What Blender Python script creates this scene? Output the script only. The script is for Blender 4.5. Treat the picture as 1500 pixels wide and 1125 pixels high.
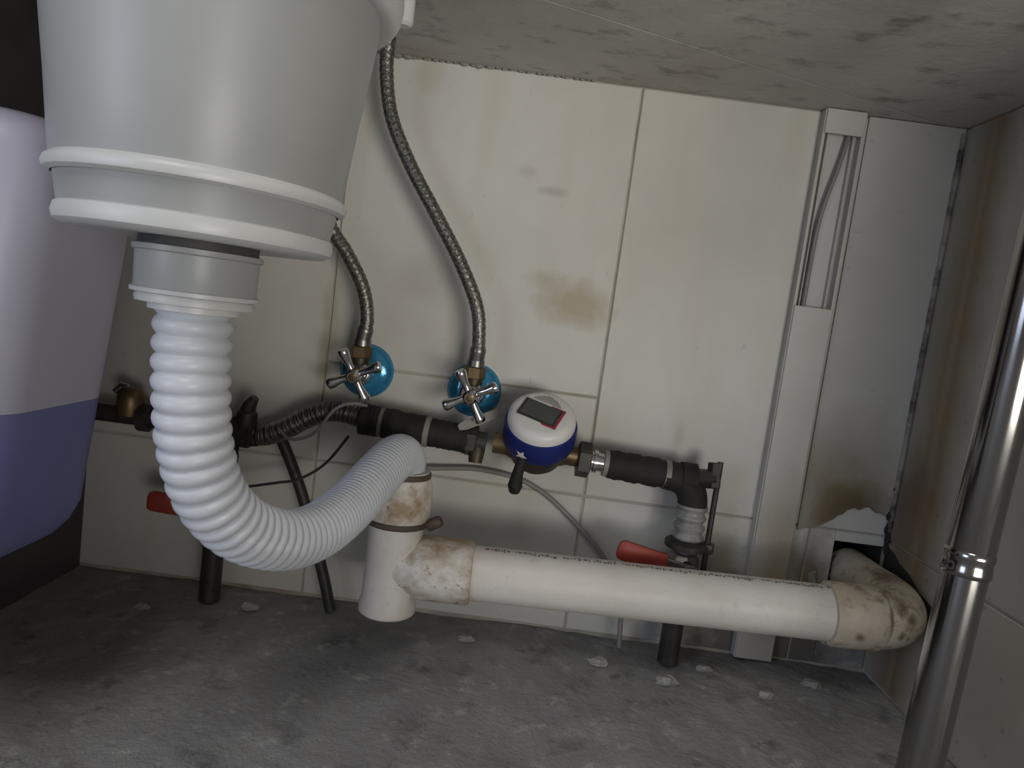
import bpy, math, random
from mathutils import Vector, Matrix

for o in list(bpy.data.objects):
    bpy.data.objects.remove(o)
scene = bpy.context.scene
COL = scene.collection
random.seed(7)

# ------------------------------------------------------------------ camera
PITCH, ROLL, YAW = 0.09934643, 0.13215001, -0.0064048
cam_d = bpy.data.cameras.new('camera')
cam_d.sensor_fit = 'HORIZONTAL'
cam_d.sensor_width = 36.0
cam_d.lens = 1041.0 / 1500.0 * 36.0
cam_d.clip_start = 0.01
cam = bpy.data.objects.new('camera', cam_d)
COL.objects.link(cam)
fw = Vector((math.sin(YAW) * math.cos(PITCH), math.cos(YAW) * math.cos(PITCH), -math.sin(PITCH)))
r0 = fw.cross(Vector((0, 0, 1))).normalized()
u0 = r0.cross(fw)
rt = r0 * math.cos(ROLL) + u0 * math.sin(ROLL)
up = -r0 * math.sin(ROLL) + u0 * math.cos(ROLL)
M = Matrix((rt, up, -fw)).transposed().to_4x4()
M.translation = Vector((0, -0.88186555, 0.39390428))
cam.matrix_world = M
scene.camera = cam

# ------------------------------------------------------------------ world and lights
w = bpy.data.worlds.new('room_light')
scene.world = w
w.use_nodes = True
bg = w.node_tree.nodes['Background']
bg.inputs[0].default_value = (1.0, 0.96, 0.90, 1)
bg.inputs[1].default_value = 0.21


def area(name, loc, target, size, energy, col):
    d = bpy.data.lights.new(name, 'AREA')
    d.shape = 'RECTANGLE'
    d.size, d.size_y = size
    d.energy = energy
    d.color = col
    o = bpy.data.objects.new(name, d)
    COL.objects.link(o)
    o.location = loc
    o.rotation_euler = (Vector(target) - Vector(loc)).to_track_quat('-Z', 'Y').to_euler()
    return o


# an added spot, low at the right, that brightens the wall, and cool daylight from a window on the left
sp = bpy.data.lights.new('added_spot', 'SPOT')
sp.energy = 108.0
sp.color = (1.0, 0.95, 0.87)
sp.spot_size = math.radians(52)
sp.spot_blend = 1.0
sp.shadow_soft_size = 0.42
spo = bpy.data.objects.new('added_spot', sp)
COL.objects.link(spo)
spo.location = (0.75, -1.7, 0.16)
spo.rotation_euler = (Vector((0.13, 0, 0.58)) - spo.location).to_track_quat('-Z', 'Y').to_euler()
area('cool_window', (-1.5, -2.0, 0.55), (-0.25, -0.3, 0.25), (0.8, 0.9), 11.0, (0.66, 0.78, 1.0))
area('kitchen_ceiling_lamp', (-0.35, -2.15, 2.3), (-0.1, -0.3, 0.0), (0.9, 0.9), 21.0, (1.0, 0.985, 0.96))

scene.view_settings.view_transform = 'Standard'
scene.view_settings.look = 'None'
scene.view_settings.gamma = 1.0
scene.view_settings.use_curve_mapping = False
scene.view_settings.exposure = -0.15


# ------------------------------------------------------------------ materials
class NT:
    def __init__(s, name):
        s.m = bpy.data.materials.new(name)
        s.m.use_nodes = True
        s.t = s.m.node_tree
        s.b = s.t.nodes['Principled BSDF']
        s.tc = s.t.nodes.new('ShaderNodeTexCoord')
        s.org = (0, 0, 0)      # origin of the thing the part belongs to

    def n(s, typ, **kw):
        nd = s.t.nodes.new(typ)
        for k, v in kw.items():
            setattr(nd, k, v)
        return nd

    def l(s, a, b):
        s.t.links.new(a, b)

    def noise(s, scale=10, detail=4, rough=0.6, stretch=None, dist=0.0, off=0.0):
        nd = s.n('ShaderNodeTexNoise')
        nd.inputs['Scale'].default_value = scale
        nd.inputs['Detail'].default_value = detail
        nd.inputs['Roughness'].default_value = rough
        nd.inputs['Distortion'].default_value = dist
        mp = s.n('ShaderNodeMapping')
        mp.inputs['Location'].default_value = (off, off * 0.7, off * 1.3)
        if stretch:
            mp.inputs['Scale'].default_value = stretch
        s.l(s.tc.outputs['Object'], mp.inputs[0])
        s.l(mp.outputs[0], nd.inputs['Vector'])
        return nd.outputs['Fac']

    def ramp(s, fac, lo, hi, a=0.0, b=1.0):
        nd = s.n('ShaderNodeMapRange')
        nd.inputs['From Min'].default_value = lo
        nd.inputs['From Max'].default_value = hi
        nd.inputs['To Min'].default_value = a
        nd.inputs['To Max'].default_value = b
        s.l(fac, nd.inputs['Value'])
        return nd.outputs[0]

    def math(s, op, a, b):
        nd = s.n('ShaderNodeMath', operation=op)
        for i, v in enumerate((a, b)):
            if isinstance(v, (int, float)):
                nd.inputs[i].default_value = v
            else:
                s.l(v, nd.inputs[i])
        return nd.outputs[0]

    def mix(s, fac, a, b):
        nd = s.n('ShaderNodeMix', data_type='RGBA')
        if isinstance(fac, (int, float)):
            nd.inputs['Factor'].default_value = fac
        else:
            s.l(fac, nd.inputs['Factor'])
        for i, v in ((6, a), (7, b)):
            if isinstance(v, tuple):
                nd.inputs[i].default_value = (*v, 1)
            else:
                s.l(v, nd.inputs[i])
        return nd.outputs[2]

    def blob(s, centre, radii, warp=0.5, wscale=18, soft=0.5):
        v1 = s.n('ShaderNodeVectorMath', operation='SUBTRACT')
        s.l(s.tc.outputs['Object'], v1.inputs[0])
        v1.inputs[1].default_value = tuple(c - o for c, o in zip(centre, s.org))
        v2 = s.n('ShaderNodeVectorMath', operation='MULTIPLY')
        s.l(v1.outputs[0], v2.inputs[0])
        v2.inputs[1].default_value = tuple(1.0 / r for r in radii)
        v3 = s.n('ShaderNodeVectorMath', operation='LENGTH')
        s.l(v2.outputs[0], v3.inputs[0])
        nz = s.noise(wscale, 4, 0.65, off=centre[0] * 9 + 3)
        d = s.math('ADD', v3.outputs['Value'], s.math('MULTIPLY', s.math('SUBTRACT', nz, 0.5), warp * 2))
        return s.ramp(d, 1.0, 1.0 - soft, 0, 1)

    def bump(s, h, strength=0.3, dist=0.002):
        nd = s.n('ShaderNodeBump')
        nd.inputs['Strength'].default_value = strength
        nd.inputs['Distance'].default_value = dist
        s.l(h, nd.inputs['Height'])
        s.l(nd.outputs[0], s.b.inputs['Normal'])

    def base(s, c):
        if isinstance(c, tuple):
            s.b.inputs['Base Color'].default_value = (*c, 1)
        else:
            s.l(c, s.b.inputs['Base Color'])

    def done(s, rough=0.5, metal=0.0, spec=0.5):
        s.b.inputs['Roughness'].default_value = rough
        s.b.inputs['Metallic'].default_value = metal
        s.b.inputs['Specular IOR Level'].default_value = spec
        return s.m


def simple(name, col, col2=None, rough=0.5, metal=0.0, scale=25, lo=0.4, hi=0.7, bump=0.0, bscale=80, spec=0.5, stretch=None):
    t = NT(name)
    if col2:
        t.base(t.mix(t.ramp(t.noise(scale, 5, 0.65, stretch), lo, hi), col, col2))
    else:
        t.base(col)
    if bump:
        t.bump(t.noise(bscale, 4, 0.6, stretch), bump)
    return t.done(rough, metal, spec)


MAT = {}


def make_tile_mat():
    t = NT('glazed_tile')
    c = t.mix(t.ramp(t.noise(5, 4, 0.6), 0.3, 0.75), (0.63, 0.62, 0.585), (0.52, 0.51, 0.475))
    c = t.mix(t.ramp(t.noise(3.2, 3, 0.5, (5, 5, 0.7), off=4), 0.52, 0.75, 0, 0.5), c, (0.52, 0.48, 0.39))
    c = t.mix(t.ramp(t.noise(90, 3, 0.6, (1, 1, 0.45)), 0.68, 0.76, 0, 0.35), c, (0.30, 0.28, 0.25))
    # limescale and rust stains
    for cen, rad, k, colr in (((0.055, 0, 0.415), (0.062, 1, 0.034), 0.75, (0.36, 0.29, 0.17)),
                              ((0.02, 0, 0.44), (0.03, 1, 0.016), 0.45, (0.38, 0.31, 0.20)),
                              ((0.012, 0, 0.545), (0.022, 1, 0.008), 0.5, (0.33, 0.31, 0.28)),
                              ((-0.02, 0, 0.565), (0.016, 1, 0.012), 0.35, (0.36, 0.34, 0.31)),
                              ((-0.13, 0, 0.42), (0.05, 1, 0.035), 0.25, (0.36, 0.34, 0.31)),
                              ((0.21, 0, 0.27), (0.008, 1, 0.022), 0.4, (0.34, 0.32, 0.29)),
                              ((0.28, 0, 0.08), (0.05, 1, 0.10), 0.65, (0.30, 0.25, 0.18)),
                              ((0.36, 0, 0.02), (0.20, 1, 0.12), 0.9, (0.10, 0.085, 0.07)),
                              ((-0.24, 0, 0.34), (0.014, 1, 0.10), 0.6, (0.36, 0.31, 0.22)),
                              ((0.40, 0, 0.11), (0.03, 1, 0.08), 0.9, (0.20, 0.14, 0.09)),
                              ((-0.15, 0, 0.66), (0.02, 1, 0.03), 0.4, (0.42, 0.36, 0.26))):
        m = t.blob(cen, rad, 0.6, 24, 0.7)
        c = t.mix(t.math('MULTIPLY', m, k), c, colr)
    t.base(c)
    t.bump(t.noise(8, 2, 0.4), 0.08)
    return t.done(0.42, 0, 0.4)


def make_sidetile_mat():
    t = NT('side_tile')
    c = t.mix(t.ramp(t.noise(6, 4, 0.6), 0.3, 0.75), (0.41, 0.385, 0.335), (0.31, 0.285, 0.235))
    # brown run of rusty water down the tile, with its own outline
    sx = t.n('ShaderNodeSeparateXYZ')
    t.l(t.tc.outputs['Object'], sx.inputs[0])
    dy = t.math('ABSOLUTE', t.math('ADD', sx.outputs['Y'], 0.062), 0)
    wob = t.math('MULTIPLY', t.math('SUBTRACT', t.noise(11, 4, 0.6, (1, 1, 0.5)), 0.5), 0.05)
    band = t.ramp(t.math('ADD', dy, wob), 0.050, 0.006)
    c = t.mix(t.math('MULTIPLY', band, 0.85), c, (0.19, 0.125, 0.065))
    dy2 = t.math('ABSOLUTE', t.math('ADD', sx.outputs['Y'], 0.058), 0)
    core = t.ramp(t.math('ADD', dy2, t.math('MULTIPLY', wob, 0.3)), 0.008, 0.002)
    c = t.mix(t.math('MULTIPLY', core, 0.35), c, (0.36, 0.27, 0.20))
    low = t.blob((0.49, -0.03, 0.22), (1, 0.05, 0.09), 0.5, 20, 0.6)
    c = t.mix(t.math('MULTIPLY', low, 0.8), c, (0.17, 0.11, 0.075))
    c = t.mix(t.ramp(t.noise(70, 3, 0.6), 0.66, 0.76, 0, 0.6), c, (0.12, 0.10, 0.08))
    t.base(c)
    return t.done(0.45, 0, 0.4)


def make_plaster_mat():
    t = NT('painted_skim')
    c = t.mix(t.ramp(t.noise(5, 4, 0.6), 0.3, 0.75), (0.56, 0.55, 0.52), (0.46, 0.45, 0.41))
    low = t.blob((0.425, 0, 0.20), (0.10, 1, 0.15), 0.4, 12, 0.8)
    c = t.mix(t.math('MULTIPLY', low, 0.9), c, (0.22, 0.165, 0.09))
    tight = t.blob((0.44, 0, 0.205), (0.06, 1, 0.045), 0.5, 25, 0.7)
    c = t.mix(t.math('MULTIPLY', tight, 0.8), c, (0.12, 0.085, 0.045))
    c = t.mix(t.ramp(t.noise(60, 3, 0.6, (0.5, 1, 1)), 0.66, 0.74, 0, 0.4), c, (0.28, 0.26, 0.22))
    t.base(c)
    t.bump(t.noise(30, 4, 0.6), 0.15)
    return t.done(0.6, 0, 0.3)


def make_floor_mat():
    t = NT('rough_screed')
    c = t.mix(t.ramp(t.noise(9, 6, 0.7), 0.32, 0.7), (0.225, 0.22, 0.22), (0.35, 0.345, 0.34))
    c = t.mix(t.ramp(t.noise(38, 5, 0.7), 0.56, 0.72, 0, 0.7), c, (0.52, 0.515, 0.50))
    c = t.mix(t.ramp(t.noise(22, 5, 0.7, off=7), 0.55, 0.72, 0, 0.8), c, (0.10, 0.097, 0.097))
    t.base(c)
    t.bump(t.noise(35, 6, 0.7), 0.9, 0.006)
    return t.done(0.75, 0, 0.3)


def make_slab_mat():
    t = NT('slab_underside')
    c = t.mix(t.ramp(t.noise(6, 5, 0.65), 0.3, 0.7), (0.40, 0.387, 0.362), (0.52, 0.505, 0.475))
    c = t.mix(t.ramp(t.noise(24, 5, 0.6, (1, 1.6, 1)), 0.56, 0.70, 0, 0.75), c, (0.19, 0.18, 0.16))
    c = t.mix(t.ramp(t.noise(4, 3, 0.6, off=5), 0.55, 0.7, 0, 0.5), c, (0.32, 0.28, 0.22))
    t.base(c)
    t.bump(t.noise(45, 5, 0.65), 0.35, 0.003)
    return t.done(0.6, 0, 0.35)


def make_pvc_mat(name, stain):
    t = NT(name)
    c = t.mix(t.ramp(t.noise(7, 4, 0.6), 0.3, 0.75), (0.74, 0.70, 0.655), (0.65, 0.61, 0.555))
    if stain:
        c = t.mix(t.ramp(t.noise(26, 5, 0.65, (0.7, 1, 1)), 0.40, 0.62, 0, stain), c, (0.33, 0.25, 0.15))
        c = t.mix(t.ramp(t.noise(60, 4, 0.7, off=3), 0.60, 0.70, 0, stain), c, (0.14, 0.10, 0.06))
    t.base(c)
    if stain:
        t.bump(t.noise(70, 4, 0.7), 0.25)
    return t.done(0.42, 0, 0.45)


def make_elbow_mat():
    t = NT('stained_elbow')
    t.org = (-0.109, -0.13, 0.045)
    c = t.mix(t.ramp(t.noise(14, 5, 0.65), 0.35, 0.7), (0.60, 0.54, 0.45), (0.42, 0.34, 0.24))
    c = t.mix(t.ramp(t.noise(45, 5, 0.7), 0.50, 0.66, 0, 0.9), c, (0.17, 0.12, 0.075))
    for cen, rad in (((0.436, -0.155, 0.140), (0.011, 0.03, 0.012)), ((0.446, -0.150, 0.128), (0.010, 0.03, 0.010)),
                     ((0.422, -0.16, 0.128), (0.0030, 0.05, 0.028)), ((0.436, -0.163, 0.112), (0.006, 0.02, 0.006)), ((0.446, -0.16, 0.108), (0.005, 0.02, 0.005)), ((0.39, -0.162, 0.106), (0.008, 0.02, 0.007)),
                     ((0.45, -0.08, 0.15), (0.02, 0.03, 0.02))):
        c = t.mix(t.math('MULTIPLY', t.blob(cen, rad, 0.75, 90, 0.75), 0.85), c, (0.13, 0.085, 0.05))
    t.base(c)
    t.bump(t.noise(70, 4, 0.7), 0.3)
    return t.done(0.55, 0, 0.4)


def make_tub_mat(name, a, b, alpha_blue=False):
    t = NT(name)
    t.base(t.mix(t.ramp(t.noise(5, 3, 0.5), 0.3, 0.7), a, b))
    t.b.inputs['Subsurface Weight'].default_value = 0.15
    t.b.inputs['Subsurface Radius'].default_value = (0.02, 0.02, 0.02)
    return t.done(0.4, 0, 0.4)


def make_braid_mat():
    t = NT('steel_braid')
    a = t.noise(420, 2, 0.5)
    t.base(t.mix(t.ramp(a, 0.4, 0.62), (0.10, 0.094, 0.085), (0.27, 0.255, 0.23)))
    t.bump(a, 0.5, 0.001)
    return t.done(0.4, 0.75)


def make_chrome_leg():
    t = NT('chrome_tube')
    t.base(t.mix(t.ramp(t.noise(40, 4, 0.6, (1, 1, 0.2)), 0.5, 0.75), (0.33, 0.32, 0.31), (0.22, 0.21, 0.20)))
    return t.done(0.16, 1.0)


MAT['tile'] = make_tile_mat()
MAT['sidetile'] = make_sidetile_mat()
MAT['plaster'] = make_plaster_mat()
MAT['floor'] = make_floor_mat()
MAT['slab'] = make_slab_mat()
MAT['grout'] = simple('dirty_grout', (0.46, 0.43, 0.37), (0.27, 0.235, 0.185), 0.8, scale=9)
MAT['mould'] = simple('mouldy_sealant', (0.30, 0.285, 0.25), (0.025, 0.022, 0.02), 0.7, scale=16, lo=0.42, hi=0.60)
MAT['panel'] = simple('dark_cabinet_board', (0.055, 0.05, 0.055), (0.085, 0.08, 0.085), 0.5, scale=8)
MAT['void'] = simple('shade_and_mould_black', (0.02, 0.018, 0.016), (0.035, 0.03, 0.025), 0.9)  # near-black: painted shade in the hole and gap, also the mould
MAT['chip'] = simple('plaster_crumb', (0.36, 0.35, 0.33), (0.22, 0.21, 0.20), 0.85, scale=60)
MAT['grey_plastic'] = simple('grey_white_plastic', (0.385, 0.395, 0.39), (0.345, 0.355, 0.35), 0.38, scale=6)
MAT['rim_plastic'] = simple('pale_rim_plastic', (0.64, 0.65, 0.64), (0.57, 0.58, 0.57), 0.36, scale=6)
MAT['gap_black'] = simple('gap_shade_foot_black', (0.05, 0.05, 0.05), (0.08, 0.08, 0.08), 0.6)  # black for the painted gap shade, also worn by the leg foot
MAT['hose'] = simple('white_hose_plastic', (0.64, 0.665, 0.715), (0.55, 0.575, 0.62), 0.36, scale=9)
MAT['pvc'] = make_pvc_mat('white_pvc', 0.12)
MAT['pvc_dirty'] = make_pvc_mat('stained_pvc', 1.0)
MAT['pvc_white'] = make_pvc_mat('tee_pvc', 0.15)
MAT['elbow'] = make_elbow_mat()
MAT['ink'] = simple('printed_ink', (0.16, 0.15, 0.14), (0.32, 0.30, 0.28), 0.6, scale=200)
MAT['rubber'] = simple('brown_rubber', (0.09, 0.065, 0.045), (0.05, 0.04, 0.03), 0.6)
MAT['black'] = simple('black_insulation', (0.011, 0.0105, 0.010), (0.022, 0.021, 0.019), 0.75, scale=30, bump=0.4, bscale=60)
MAT['black_metal'] = simple('black_fitting', (0.022, 0.02, 0.018), (0.05, 0.045, 0.04), 0.45, scale=50)
MAT['tie'] = simple('grey_tie', (0.26, 0.25, 0.22), (0.18, 0.17, 0.15), 0.5)
MAT['wrap'] = simple('grey_wrap_film', (0.34, 0.34, 0.33), (0.14, 0.14, 0.135), 0.25, scale=45, bump=0.5, bscale=70)
MAT['chrome'] = simple('polished_chrome', (0.72, 0.71, 0.72), (0.55, 0.54, 0.55), 0.16, 1.0, scale=30)
MAT['blue_film'] = simple('blue_film', (0.05, 0.30, 0.52), (0.03, 0.20, 0.38), 0.12, 0.35, scale=22, bump=0.2, bscale=60, spec=0.7)
MAT['brass'] = simple('tarnished_brass', (0.20, 0.14, 0.07), (0.09, 0.065, 0.04), 0.45, 0.7, scale=35)
MAT['brass_dark'] = simple('blackened_brass', (0.06, 0.05, 0.04), (0.11, 0.085, 0.05), 0.5, 0.5, scale=35)
MAT['meter_blue'] = simple('navy_plastic', (0.008, 0.016, 0.12), (0.012, 0.022, 0.16), 0.4)
MAT['meter_white'] = simple('white_meter_plastic', (0.76, 0.75, 0.73), (0.68, 0.67, 0.65), 0.4, scale=12)
MAT['lcd'] = simple('grey_display_glass', (0.075, 0.082, 0.082), (0.10, 0.11, 0.11), 0.2, scale=20)
MAT['lcd_frame'] = simple('charcoal_frame', (0.03, 0.03, 0.03), (0.05, 0.05, 0.05), 0.4)
MAT['red_print'] = simple('red_print', (0.30, 0.02, 0.045), (0.42, 0.05, 0.08), 0.5, scale=60)
MAT['red'] = simple('red_dipped_vinyl', (0.33, 0.045, 0.03), (0.22, 0.03, 0.02), 0.5, scale=30)
MAT['braid'] = make_braid_mat()
MAT['steel'] = simple('dull_steel', (0.26, 0.25, 0.235), (0.14, 0.135, 0.125), 0.35, 0.9, scale=60)
MAT['cable'] = simple('grey_cable', (0.22, 0.21, 0.20), (0.28, 0.27, 0.25), 0.5)
MAT['cable_dark'] = simple('black_cable', (0.02, 0.02, 0.02), (0.04, 0.04, 0.04), 0.5)
MAT['trunk'] = simple('white_trunking_plastic', (0.55, 0.54, 0.50), (0.46, 0.45, 0.41), 0.4, scale=8)
MAT['trunk_in'] = simple('trunking_base_plastic', (0.56, 0.56, 0.54), (0.50, 0.50, 0.48), 0.35, scale=10)
MAT['strap'] = simple('pale_strap', (0.36, 0.355, 0.34), (0.28, 0.275, 0.26), 0.5)
MAT['leg'] = make_chrome_leg()
MAT['tub'] = make_tub_mat('lilac_plastic', (0.50, 0.49, 0.59), (0.45, 0.44, 0.54))
MAT['tub_blue'] = make_tub_mat('blue_plastic', (0.19, 0.20, 0.42), (0.15, 0.16, 0.35))


def make_cover_mat():
    t = NT('stained_cover_plastic')
    t.org = (0.341, -0.001, 0.03)
    c = t.mix(t.ramp(t.noise(8, 4, 0.6), 0.35, 0.7), (0.57, 0.56, 0.53), (0.49, 0.48, 0.44))
    m = t.blob((0.352, 0, 0.10), (0.06, 1, 0.17), 0.4, 12, 0.8)
    c = t.mix(t.math('MULTIPLY', m, 0.85), c, (0.28, 0.21, 0.13))
    t.base(c)
    return t.done(0.42, 0, 0.4)


MAT['cover'] = make_cover_mat()


# ------------------------------------------------------------------ mesh helpers
class MB:
    def __init__(s):
        s.v, s.f = [], []

    def add(s, vs, fs):
        k = len(s.v)
        s.v += [Vector(p) for p in vs]
        s.f += [tuple(i + k for i in f) for f in fs]
        return s

    def box(s, a, b, ch=0.0):
        x0, y0, z0 = a
        x1, y1, z1 = b
        if ch <= 0:
            vs = [(x0, y0, z0), (x1, y0, z0), (x1, y1, z0), (x0, y1, z0), (x0, y0, z1), (x1, y0, z1), (x1, y1, z1), (x0, y1, z1)]
            return s.add(vs, [(0, 3, 2, 1), (4, 5, 6, 7), (0, 1, 5, 4), (1, 2, 6, 5), (2, 3, 7, 6), (3, 0, 4, 7)])
        # chamfered box: rounded outline in xz stacked along y
        return s.prism_y([(x0, z0), (x1, z0), (x1, z1), (x0, z1)], y0, y1, ch)

    def prism_y(s, poly, y0, y1, ch=0.0):
        """outline in (x, z), extruded along y, front (y0, towards the viewer) edge chamfered inwards"""
        n = len(poly)
        cx = sum(p[0] for p in poly) / n
        cz = sum(p[1] for p in poly) / n
        area2 = sum(poly[i][0] * poly[(i + 1) % n][1] - poly[(i + 1) % n][0] * poly[i][1] for i in range(n))
        if area2 < 0:
            poly = poly[::-1]
        vs = []
        rows = [(y0, ch), (y0 + ch, 0), (y1, 0)] if ch > 0 else [(y0, 0), (y1, 0)]
        for y, ins in rows:
            for i in range(n):
                p = Vector(poly[i])
                if ins:
                    a = (Vector(poly[i]) - Vector(poly[i - 1])).normalized()
                    b = (Vector(poly[(i + 1) % n]) - Vector(poly[i])).normalized()
                    na, nb = Vector((-a.y, a.x)), Vector((-b.y, b.x))
                    q = na + nb
                    q = q / max(0.3, q.length_squared) * 2
                    p = p + q * ins
                vs.append((p.x, y, p.y))
        fs = [tuple(range(n))]
        for r in range(len(rows) - 1):
            for i in range(n):
                j = (i + 1) % n
                fs.append((r * n + i, (r + 1) * n + i, (r + 1) * n + j, r * n + j))
        fs.append(tuple(reversed(range((len(rows) - 1) * n, len(rows) * n))))
        return s.add(vs, fs)

    def lathe(s, prof, mat=None, seg=48, caps=True):
        """prof: list of (radius, height) about local z"""
        mat = mat or Matrix()
        vs, fs = [], []
        n = len(prof)
        for r, h in prof:
            for k in range(seg):
                a = 2 * math.pi * k / seg
                vs.append(mat @ Vector((r * math.cos(a), r * math.sin(a), h)))
        for i in range(n - 1):
            for k in range(seg):
                j = (k + 1) % seg
                fs.append((i * seg + k, i * seg + j, (i + 1) * seg + j, (i + 1) * seg + k))
        if caps:
            fs.append(tuple(reversed(range(seg))))
            fs.append(tuple(range((n - 1) * seg, n * seg)))
        return s.add(vs, fs)

    def tube(s, pts, rad, seg=16, caps=True):
        """pts: dense centre line; rad: number or list"""
        n = len(pts)
        pts = [Vector(p) for p in pts]
        vs, fs = [], []
        t0 = (pts[1] - pts[0]).normalized()
        ref = Vector((0, 0, 1)) if abs(t0.z) < 0.9 else Vector((1, 0, 0))
        u = t0.cross(ref).normalized()
        for i in range(n):
            t = (pts[min(i + 1, n - 1)] - pts[max(i - 1, 0)]).normalized()
            u = (u - t * u.dot(t)).normalized()
            v = t.cross(u)
            r = rad[i] if isinstance(rad, (list, tuple)) else rad
            for k in range(seg):
                a = 2 * math.pi * k / seg
                vs.append(pts[i] + (u * math.cos(a) + v * math.sin(a)) * r)
        for i in range(n - 1):
            for k in range(seg):
                j = (k + 1) % seg
                fs.append((i * seg + k, i * seg + j, (i + 1) * seg + j, (i + 1) * seg + k))
        if caps:
            fs.append(tuple(reversed(range(seg))))
            fs.append(tuple(range((n - 1) * seg, n * seg)))
        return s.add(vs, fs)

    def build(s, name, mat, parent=None, loc=None, smooth=True, angle=38):
        base = Vector(loc) if loc is not None else (Vector(parent['_o']) if parent is not None and '_o' in parent else Vector())
        me = bpy.data.meshes.new(name)
        me.from_pydata([tuple(p - base) for p in s.v], [], s.f)
        me.validate()
        me.update()
        me.materials.append(MAT[mat])
        if smooth:
            me.polygons.foreach_set('use_smooth', [True] * len(me.polygons))
            me.set_sharp_from_angle(angle=math.radians(angle))
        o = bpy.data.objects.new(name, me)
        COL.objects.link(o)
        if parent is not None:
            o.parent = parent
        elif loc is not None:
            o.location = loc
        return o


def spline(ctrl, n=80):
    """Catmull-Rom through control points, resampled evenly by length"""
    c = [Vector(p) for p in ctrl]
    c = [c[0] * 2 - c[1]] + c + [c[-1] * 2 - c[-2]]
    out = []
    for i in range(1, len(c) - 2):
        p0, p1, p2, p3 = c[i - 1:i + 3]
        for k in range(24):
            t = k / 24
            out.append(0.5 * (2 * p1 + (p2 - p0) * t + (2 * p0 - 5 * p1 + 4 * p2 - p3) * t * t + (3 * p1 - p0 - 3 * p2 + p3) * t ** 3))
    out.append(c[-2])
    L = [0.0]
    for a, b in zip(out, out[1:]):
        L.append(L[-1] + (b - a).length)
    res, j = [], 0
    for i in range(n):
        d = L[-1] * i / (n - 1)
        while j < len(L) - 2 and L[j + 1] < d:
            j += 1
        f = (d - L[j]) / max(1e-9, L[j + 1] - L[j])
        res.append(out[j].lerp(out[j + 1], min(1, f)))
    return res, L[-1]


def axis_mat(origin, axis, xhint=None):
    z = Vector(axis).normalized()
    x = Vector(xhint) if xhint else (Vector((1, 0, 0)) if abs(z.x) < 0.9 else Vector((0, 1, 0)))
    x = (x - z * x.dot(z)).normalized()
    y = z.cross(x)
    m = Matrix((x, y, z)).transposed().to_4x4()
    m.translation = Vector(origin)
    return m


def hexa(r):
    return r


def thing(name, label, cat, loc, group=None):
    o = bpy.data.objects.new(name, None)
    o.empty_display_size = 0.02
    COL.objects.link(o)
    o.location = loc
    o['label'] = label
    o['category'] = cat
    o['_o'] = tuple(loc)
    if group:
        o['group'] = group
    return o


def sub(parent_part, mb, name, mat, root):
    """a sub-part: child of a part mesh (the part sits at its root's origin)"""
    o = mb.build(name, mat, None, None)
    base = Vector(root['_o'])
    o.data.transform(Matrix.Translation(-base))
    o.parent = parent_part
    return o


def tag(o, label, cat, group=None):
    o['label'] = label
    o['category'] = cat
    if group:
        o['group'] = group
    return o


def struct(o, label=None):
    o['kind'] = 'structure'
    if label:
        o['label'] = label
        o['category'] = label.split()[-1]
    return o


# ------------------------------------------------------------------ the setting
H = 0.68
XR = 0.49
XL = -0.53
FRONT = -0.62
HX0, HX1, HZ0, HZ1 = 0.425, 0.4885, 0.075, 0.163     # hole knocked through the tiles
J = 0.0012                                           # half a joint

# back wall: grout bed with the hole left open, the cavity lined near-black to paint in its shade
mb = MB()
mb.box((-0.75, 0.002, -0.02), (HX0, 0.06, H + 0.03))
mb.box((HX1, 0.002, -0.02), (XR + 0.06, 0.06, H + 0.03))
mb.box((HX0, 0.002, HZ1), (HX1, 0.06, H + 0.03))
mb.box((HX0, 0.002, -0.02), (HX1, 0.06, HZ0))
wall_back = mb.build('wall_back', 'grout', smooth=False)
struct(wall_back, 'white tiled wall behind the pipes, stained and grimy back wall')
wall_back['category'] = 'wall'
wall_back['_o'] = (0, 0, 0)
for a, b in (((HX0, 0.0062, HZ0), (HX0 + 0.001, 0.06, HZ1)), ((HX0, 0.0062, HZ1 - 0.001), (HX1, 0.06, HZ1)), ((HX0, 0.0062, HZ0), (HX1, 0.06, HZ0 + 0.001)), ((HX1 - 0.001, 0.0062, HZ0), (HX1, 0.06, HZ1))):
    MB().box(a, b).build('cavity_side', 'void', wall_back, smooth=False)
cav = MB().box((HX0 - 0.03, 0.061, HZ0 - 0.03), (HX1 + 0.03, 0.075, HZ1 + 0.03)).build('cavity_back', 'void', wall_back, smooth=False)


def tile(x0, x1, z0, z1, jit=True):
    y = random.uniform(-0.0006, 0.0006) if jit else 0
    MB().box((x0 + J, y, z0 + J), (x1 - J, 0.006, z1 - J), 0.0012).build('tile', 'tile', wall_back, smooth=False)


for x0, x1, zs in ((-0.75, -0.583, (0, 0.177, H)), (-0.583, -0.24, (0, 0.177, H)), (-0.24, 0.103, (0, 0.177, 0.303, H)),
                   (0.103, 0.345, (0, 0.177, H)), (0.345, 0.392, (0, 0.177, H))):
    for a, b in zip(zs, zs[1:]):
        tile(x0, x1, a, b)
tile(0.392, XR, 0.177, H)
tile(0.392, HX0 + J, 0, 0.177)
tile(HX0 - J, XR, HZ1 - J, 0.177)
tile(HX0 - J, XR, 0, HZ0 + J)
# broken tile corner left of the hole
MB().prism_y([(0.402, 0.098), (0.410, 0.106), (0.407, 0.122), (0.398, 0.117)], -0.003, 0.004, 0.001).build('broken_patch', 'mould', wall_back, smooth=False)
MB().prism_y([(0.409, 0.094), (0.4265, 0.092), (0.4265, 0.106), (0.416, 0.108)], -0.003, 0.004, 0.001).build('broken_patch', 'void', wall_back, smooth=False)

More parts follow.
